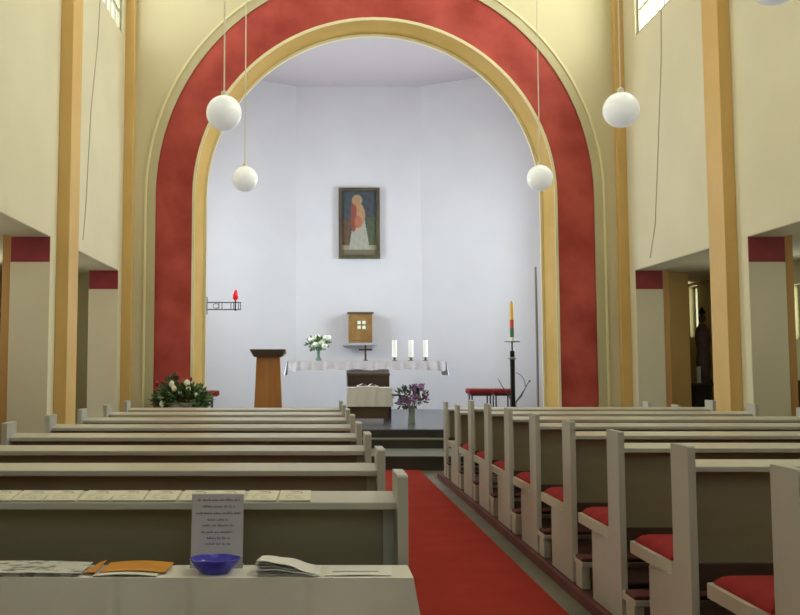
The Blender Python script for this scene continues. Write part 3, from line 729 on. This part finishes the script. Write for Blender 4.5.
# sign in holder
y = 2.828
xa, xb = onT(190, y), onT(242.5, y); zt = P(215, 494.5, y+.02).z
t = thing('standing_notice', ((xa+xb)/2, y, TZ), 'white printed notice sheet standing upright behind the blue glass bowl', 'sign')
lean = .03
def sg(u, v): return (xa+.003+(xb-xa-.006)*u, y+lean*v, TZ+.004+(zt-TZ-.004)*v)
b = MB(); bm = b.bm
for k_, th in ((0, 0),):
    pts = [sg(0,0), sg(1,0), sg(1,1), sg(0,1)]; b.poly(pts, (0,.003,0))
b.build('paper_sheet', M['signp'], t)
b = MB(); b.poly([(xa,y+.0045,TZ+.001),(xb,y+.0045,TZ+.001),(xb,y+.0045+lean,zt),(xa,y+.0045+lean,zt)], (0,.003,0)); b.box(xa, xb, y-.004, y+.05, TZ, TZ+.003); b.build('holder', M['marble'], t)
b = MB(); random.seed(3)
lines = [(501,.10,.92),(507.5,.22,.83),(514,.09,.93),(520.5,.31,.70),(526,.22,.80),(532.5,.20,.80),(538.5,.31,.76),(544,.27,.76)]
for py, ua, ub in lines:
    zc = P(215, py, y+.01).z; v = (zc-TZ)/(zt-TZ); u = ua; h = .005
    while u < ub:
        wl = random.randint(3, 9); e = min(ub, u+wl*.021); x = xa+(xb-xa)*u; xe = xa+(xb-xa)*e
        while x < xe:                                   # one small stroke per letter
            hh = h*random.choice((.7,.7,1,1.35)); yy = y+lean*v-.0006
            b.box(x, x+.0019, yy-.0004, yy, zc-h*.35, zc-h*.35+hh); b.box(x, x+.0028, yy-.0004, yy, zc-h*.35, zc-h*.35+.0010)
            x += .0034
        u = e+.03
b.build('printed_text', M['ink'], t)
# blue bowl
y = 2.758; cx = onT(215, y); r = .074
t = thing('glass_bowl', (cx, y, TZ), 'small cobalt blue glass bowl in front of the notice sheet', 'bowl')
seg = 48; b = MB(); bm = b.bm; rings = []
prof = [(.034,0,0),(.04,.003,0),(.058,.018,0),(.068,.032,.3),(.0725,.042,1),(.070,.043,1),(.064,.032,.3),(.054,.02,0),(.036,.008,0),(.02,.006,0)]
for rr, zz, wv in prof:
    rings.append([bm.verts.new((cx+(rr+wv*.001*math.sin(k_*PI/3))*math.cos(2*PI*k_/seg), y+(rr*.8)*math.sin(2*PI*k_/seg), TZ+.0005+zz+wv*.0008*math.sin(k_*PI/4))) for k_ in range(seg)])
for i in range(len(rings)-1):
    for k_ in range(seg): bm.faces.new((rings[i][k_], rings[i][(k_+1)%seg], rings[i+1][(k_+1)%seg], rings[i+1][k_]))
bm.faces.new(rings[0][::-1]); bm.faces.new(rings[-1])
b.build('bowl', M['blue'], t, smooth=True)
# newspapers left
def sheet_stack(name, lab, cat, m, x0, x1, y0, y1, zbase, h, n=3, bulge=.006, group=None, rot=0, skew=0):
    t = thing(name, ((x0+x1)/2, (y0+y1)/2, zbase), lab, cat, group)
    for i in range(n):
        zz = zbase+.0008+h*i/n
        MB().sheet(lambda u, v: (x0+(x1-x0)*u+skew*v+.004*i*(1 if i % 2 else -1), y0+(y1-y0)*v, zz+.0015+bulge*(i+1)/n*math.sin(PI*u)*(.4+.6*v)), 20, 4, .0012).build('folded_sheet', m, t, smooth=True)
    return t
sheet_stack('newspaper', 'folded grey printed newspaper at the left end of the cloth covered table', 'newspaper', M['news'], onT(-70,2.7), onT(76,2.7), 2.705, 2.86, TZ, .012, 4, .004)
t = thing('open_brochure', (onT(120,2.7), 2.7, TZ), 'orange and white brochure lying opened beside the newspaper', 'brochure')
MB().sheet(lambda u, v: (onT(94,2.7)+(onT(158,2.7)-onT(94,2.7))*u+.01*(v-.5), 2.705+.15*v, TZ+.004+.010*math.sin(PI*u)*.5), 16, 4, .0012).build('white_page', M['paper'], t, smooth=True)
MB().sheet(lambda u, v: (onT(96,2.7)+(onT(163,2.7)-onT(96,2.7))*u+.008*v, 2.735+.12*v, TZ+.0075+.012*math.sin(PI*u)*.5+.003*v), 16, 4, .0012).build('orange_cover', M['orange'], t, smooth=True)
b = MB(); b.poly([(onT(80,2.7),2.74,TZ+.006),(onT(94.5,2.7),2.71,TZ+.012),(onT(95,2.7),2.86,TZ+.016),(onT(88,2.7),2.86,TZ+.01)], (0,0,.0012)); b.build('folded_flap', M['orange'], t)
# fanned pile of leaflets
t = thing('leaflet_pile', (onT(287,2.68), 2.69, TZ), 'slumped pile of white printed leaflets right of the blue bowl', 'leaflets')
random.seed(11)
for i in range(7):
    f = i/6; xs = onT(257, 2.72)-.004*f+random.uniform(-.003,.005); L = .166+.014*math.sin(i*2.1); oy = random.uniform(-.004,.008); rr = random.uniform(-.09,.09)
    def lf(u, v):
        z = TZ+.002+i*.0012+(1-u)**1.2*(.002+.034*f**1.3)*(1-.25*v)+.009*f*math.sin(PI*min(1,u*1.05))+.0012*math.sin(u*14+i)
        return (xs+L*u*(1-.02*f)+.02*rr*v+.012*f*v, 2.706+oy+.115*v+L*u*rr*.4, z)
    MB().sheet(lf, 26, 5, .0009).build('leaflet_sheet', M['news'] if i in (2,5) else M['paper'], t, smooth=True)
t = thing('flat_sheet', (onT(358,2.7), 2.7, TZ), 'thin white sheet lying flat at the right end of the table', 'paper')
MB().sheet(lambda u, v: (onT(325,2.7)+(onT(392,2.7)-onT(325,2.7))*u+.012*v, 2.715+.13*v, TZ+.003+.002*math.sin(PI*u)), 12, 4, .001).build('sheet', M['paper'], t)
MB().box(onT(333,2.7), onT(380,2.7), 2.755, 2.762, TZ+.0052, TZ+.0056).build('printed_line', M['ink'], t)

# ================================================================ light
def area(name, loc, rot, sx, sy, power, c):
    l = bpy.data.lights.new(name, 'AREA'); l.shape = 'RECTANGLE'; l.size = sx; l.size_y = sy; l.energy = power; l.color = c
    o = bpy.data.objects.new(name, l); o.location = loc; o.rotation_euler = rot; col.objects.link(o)
DAY, COOL = (1,.98,.91), (.78,.86,1)
for a, c in WIN[:4]:
    m_ = (a+c)/2; zc = (SILL+HEAD)/2
    area('daylight', (XL-.75, m_, zc), (0, -PI/2, 0), HEAD-SILL+.3, c-a+.3, 85, DAY)
    area('daylight', (XR+.72, m_, zc), (0, PI/2, 0), HEAD-SILL+.3, c-a+.3, 215, DAY)
area('daylight', (AX, YB-.6, 5.4), (PI/2, 0, PI), 5.2, 4.4, 60, (1,.96,.9))  # fill light from behind the camera, through the added rear window
area('daylight', (AX-HW-.5, 17.5, 3.2), (0, -PI/2, 0), 3.7, 2.6, 330, COOL)
area('daylight', (AX+HW+.5, 17.5, 3.2), (0, PI/2, 0), 3.7, 2.6, 330, COOL)
for yy in (13.25, 9.45, 5.55):
    area('daylight', (7.4, yy, 2.15), (0, PI/2, 0), .8, 1.1, 22, (.9,1,.85)); area('daylight', (-5.45, yy, 2.15), (0, -PI/2, 0), .8, 1.1, 40, (1,.97,.85))
area('daylight', (7.4, 17.39, 2.37), (0, PI/2, 0), .9, .5, 10, (1,1,.8))
w = bpy.data.worlds.new('sky'); bpy.context.scene.world = w; w.use_nodes = True
bg = w.node_tree.nodes['Background']; bg.inputs[0].default_value = (.8,.88,1,1); bg.inputs[1].default_value = 1.2

cam = bpy.data.cameras.new('camera'); cam.sensor_width = 36; cam.lens = 950/800*36; cam.shift_x = 87/800; cam.shift_y = -15.5/800
co = bpy.data.objects.new('camera', cam); col.objects.link(co); co.location = (0,0,CAMZ); co.rotation_euler = (PI/2+TH, 0, 0)
sc = bpy.context.scene; sc.camera = co; cam.clip_start = .05
vs = sc.view_settings; vs.view_transform = 'Standard'; vs.look = 'None'; vs.gamma = 1; vs.exposure = .75; vs.use_curve_mapping = False
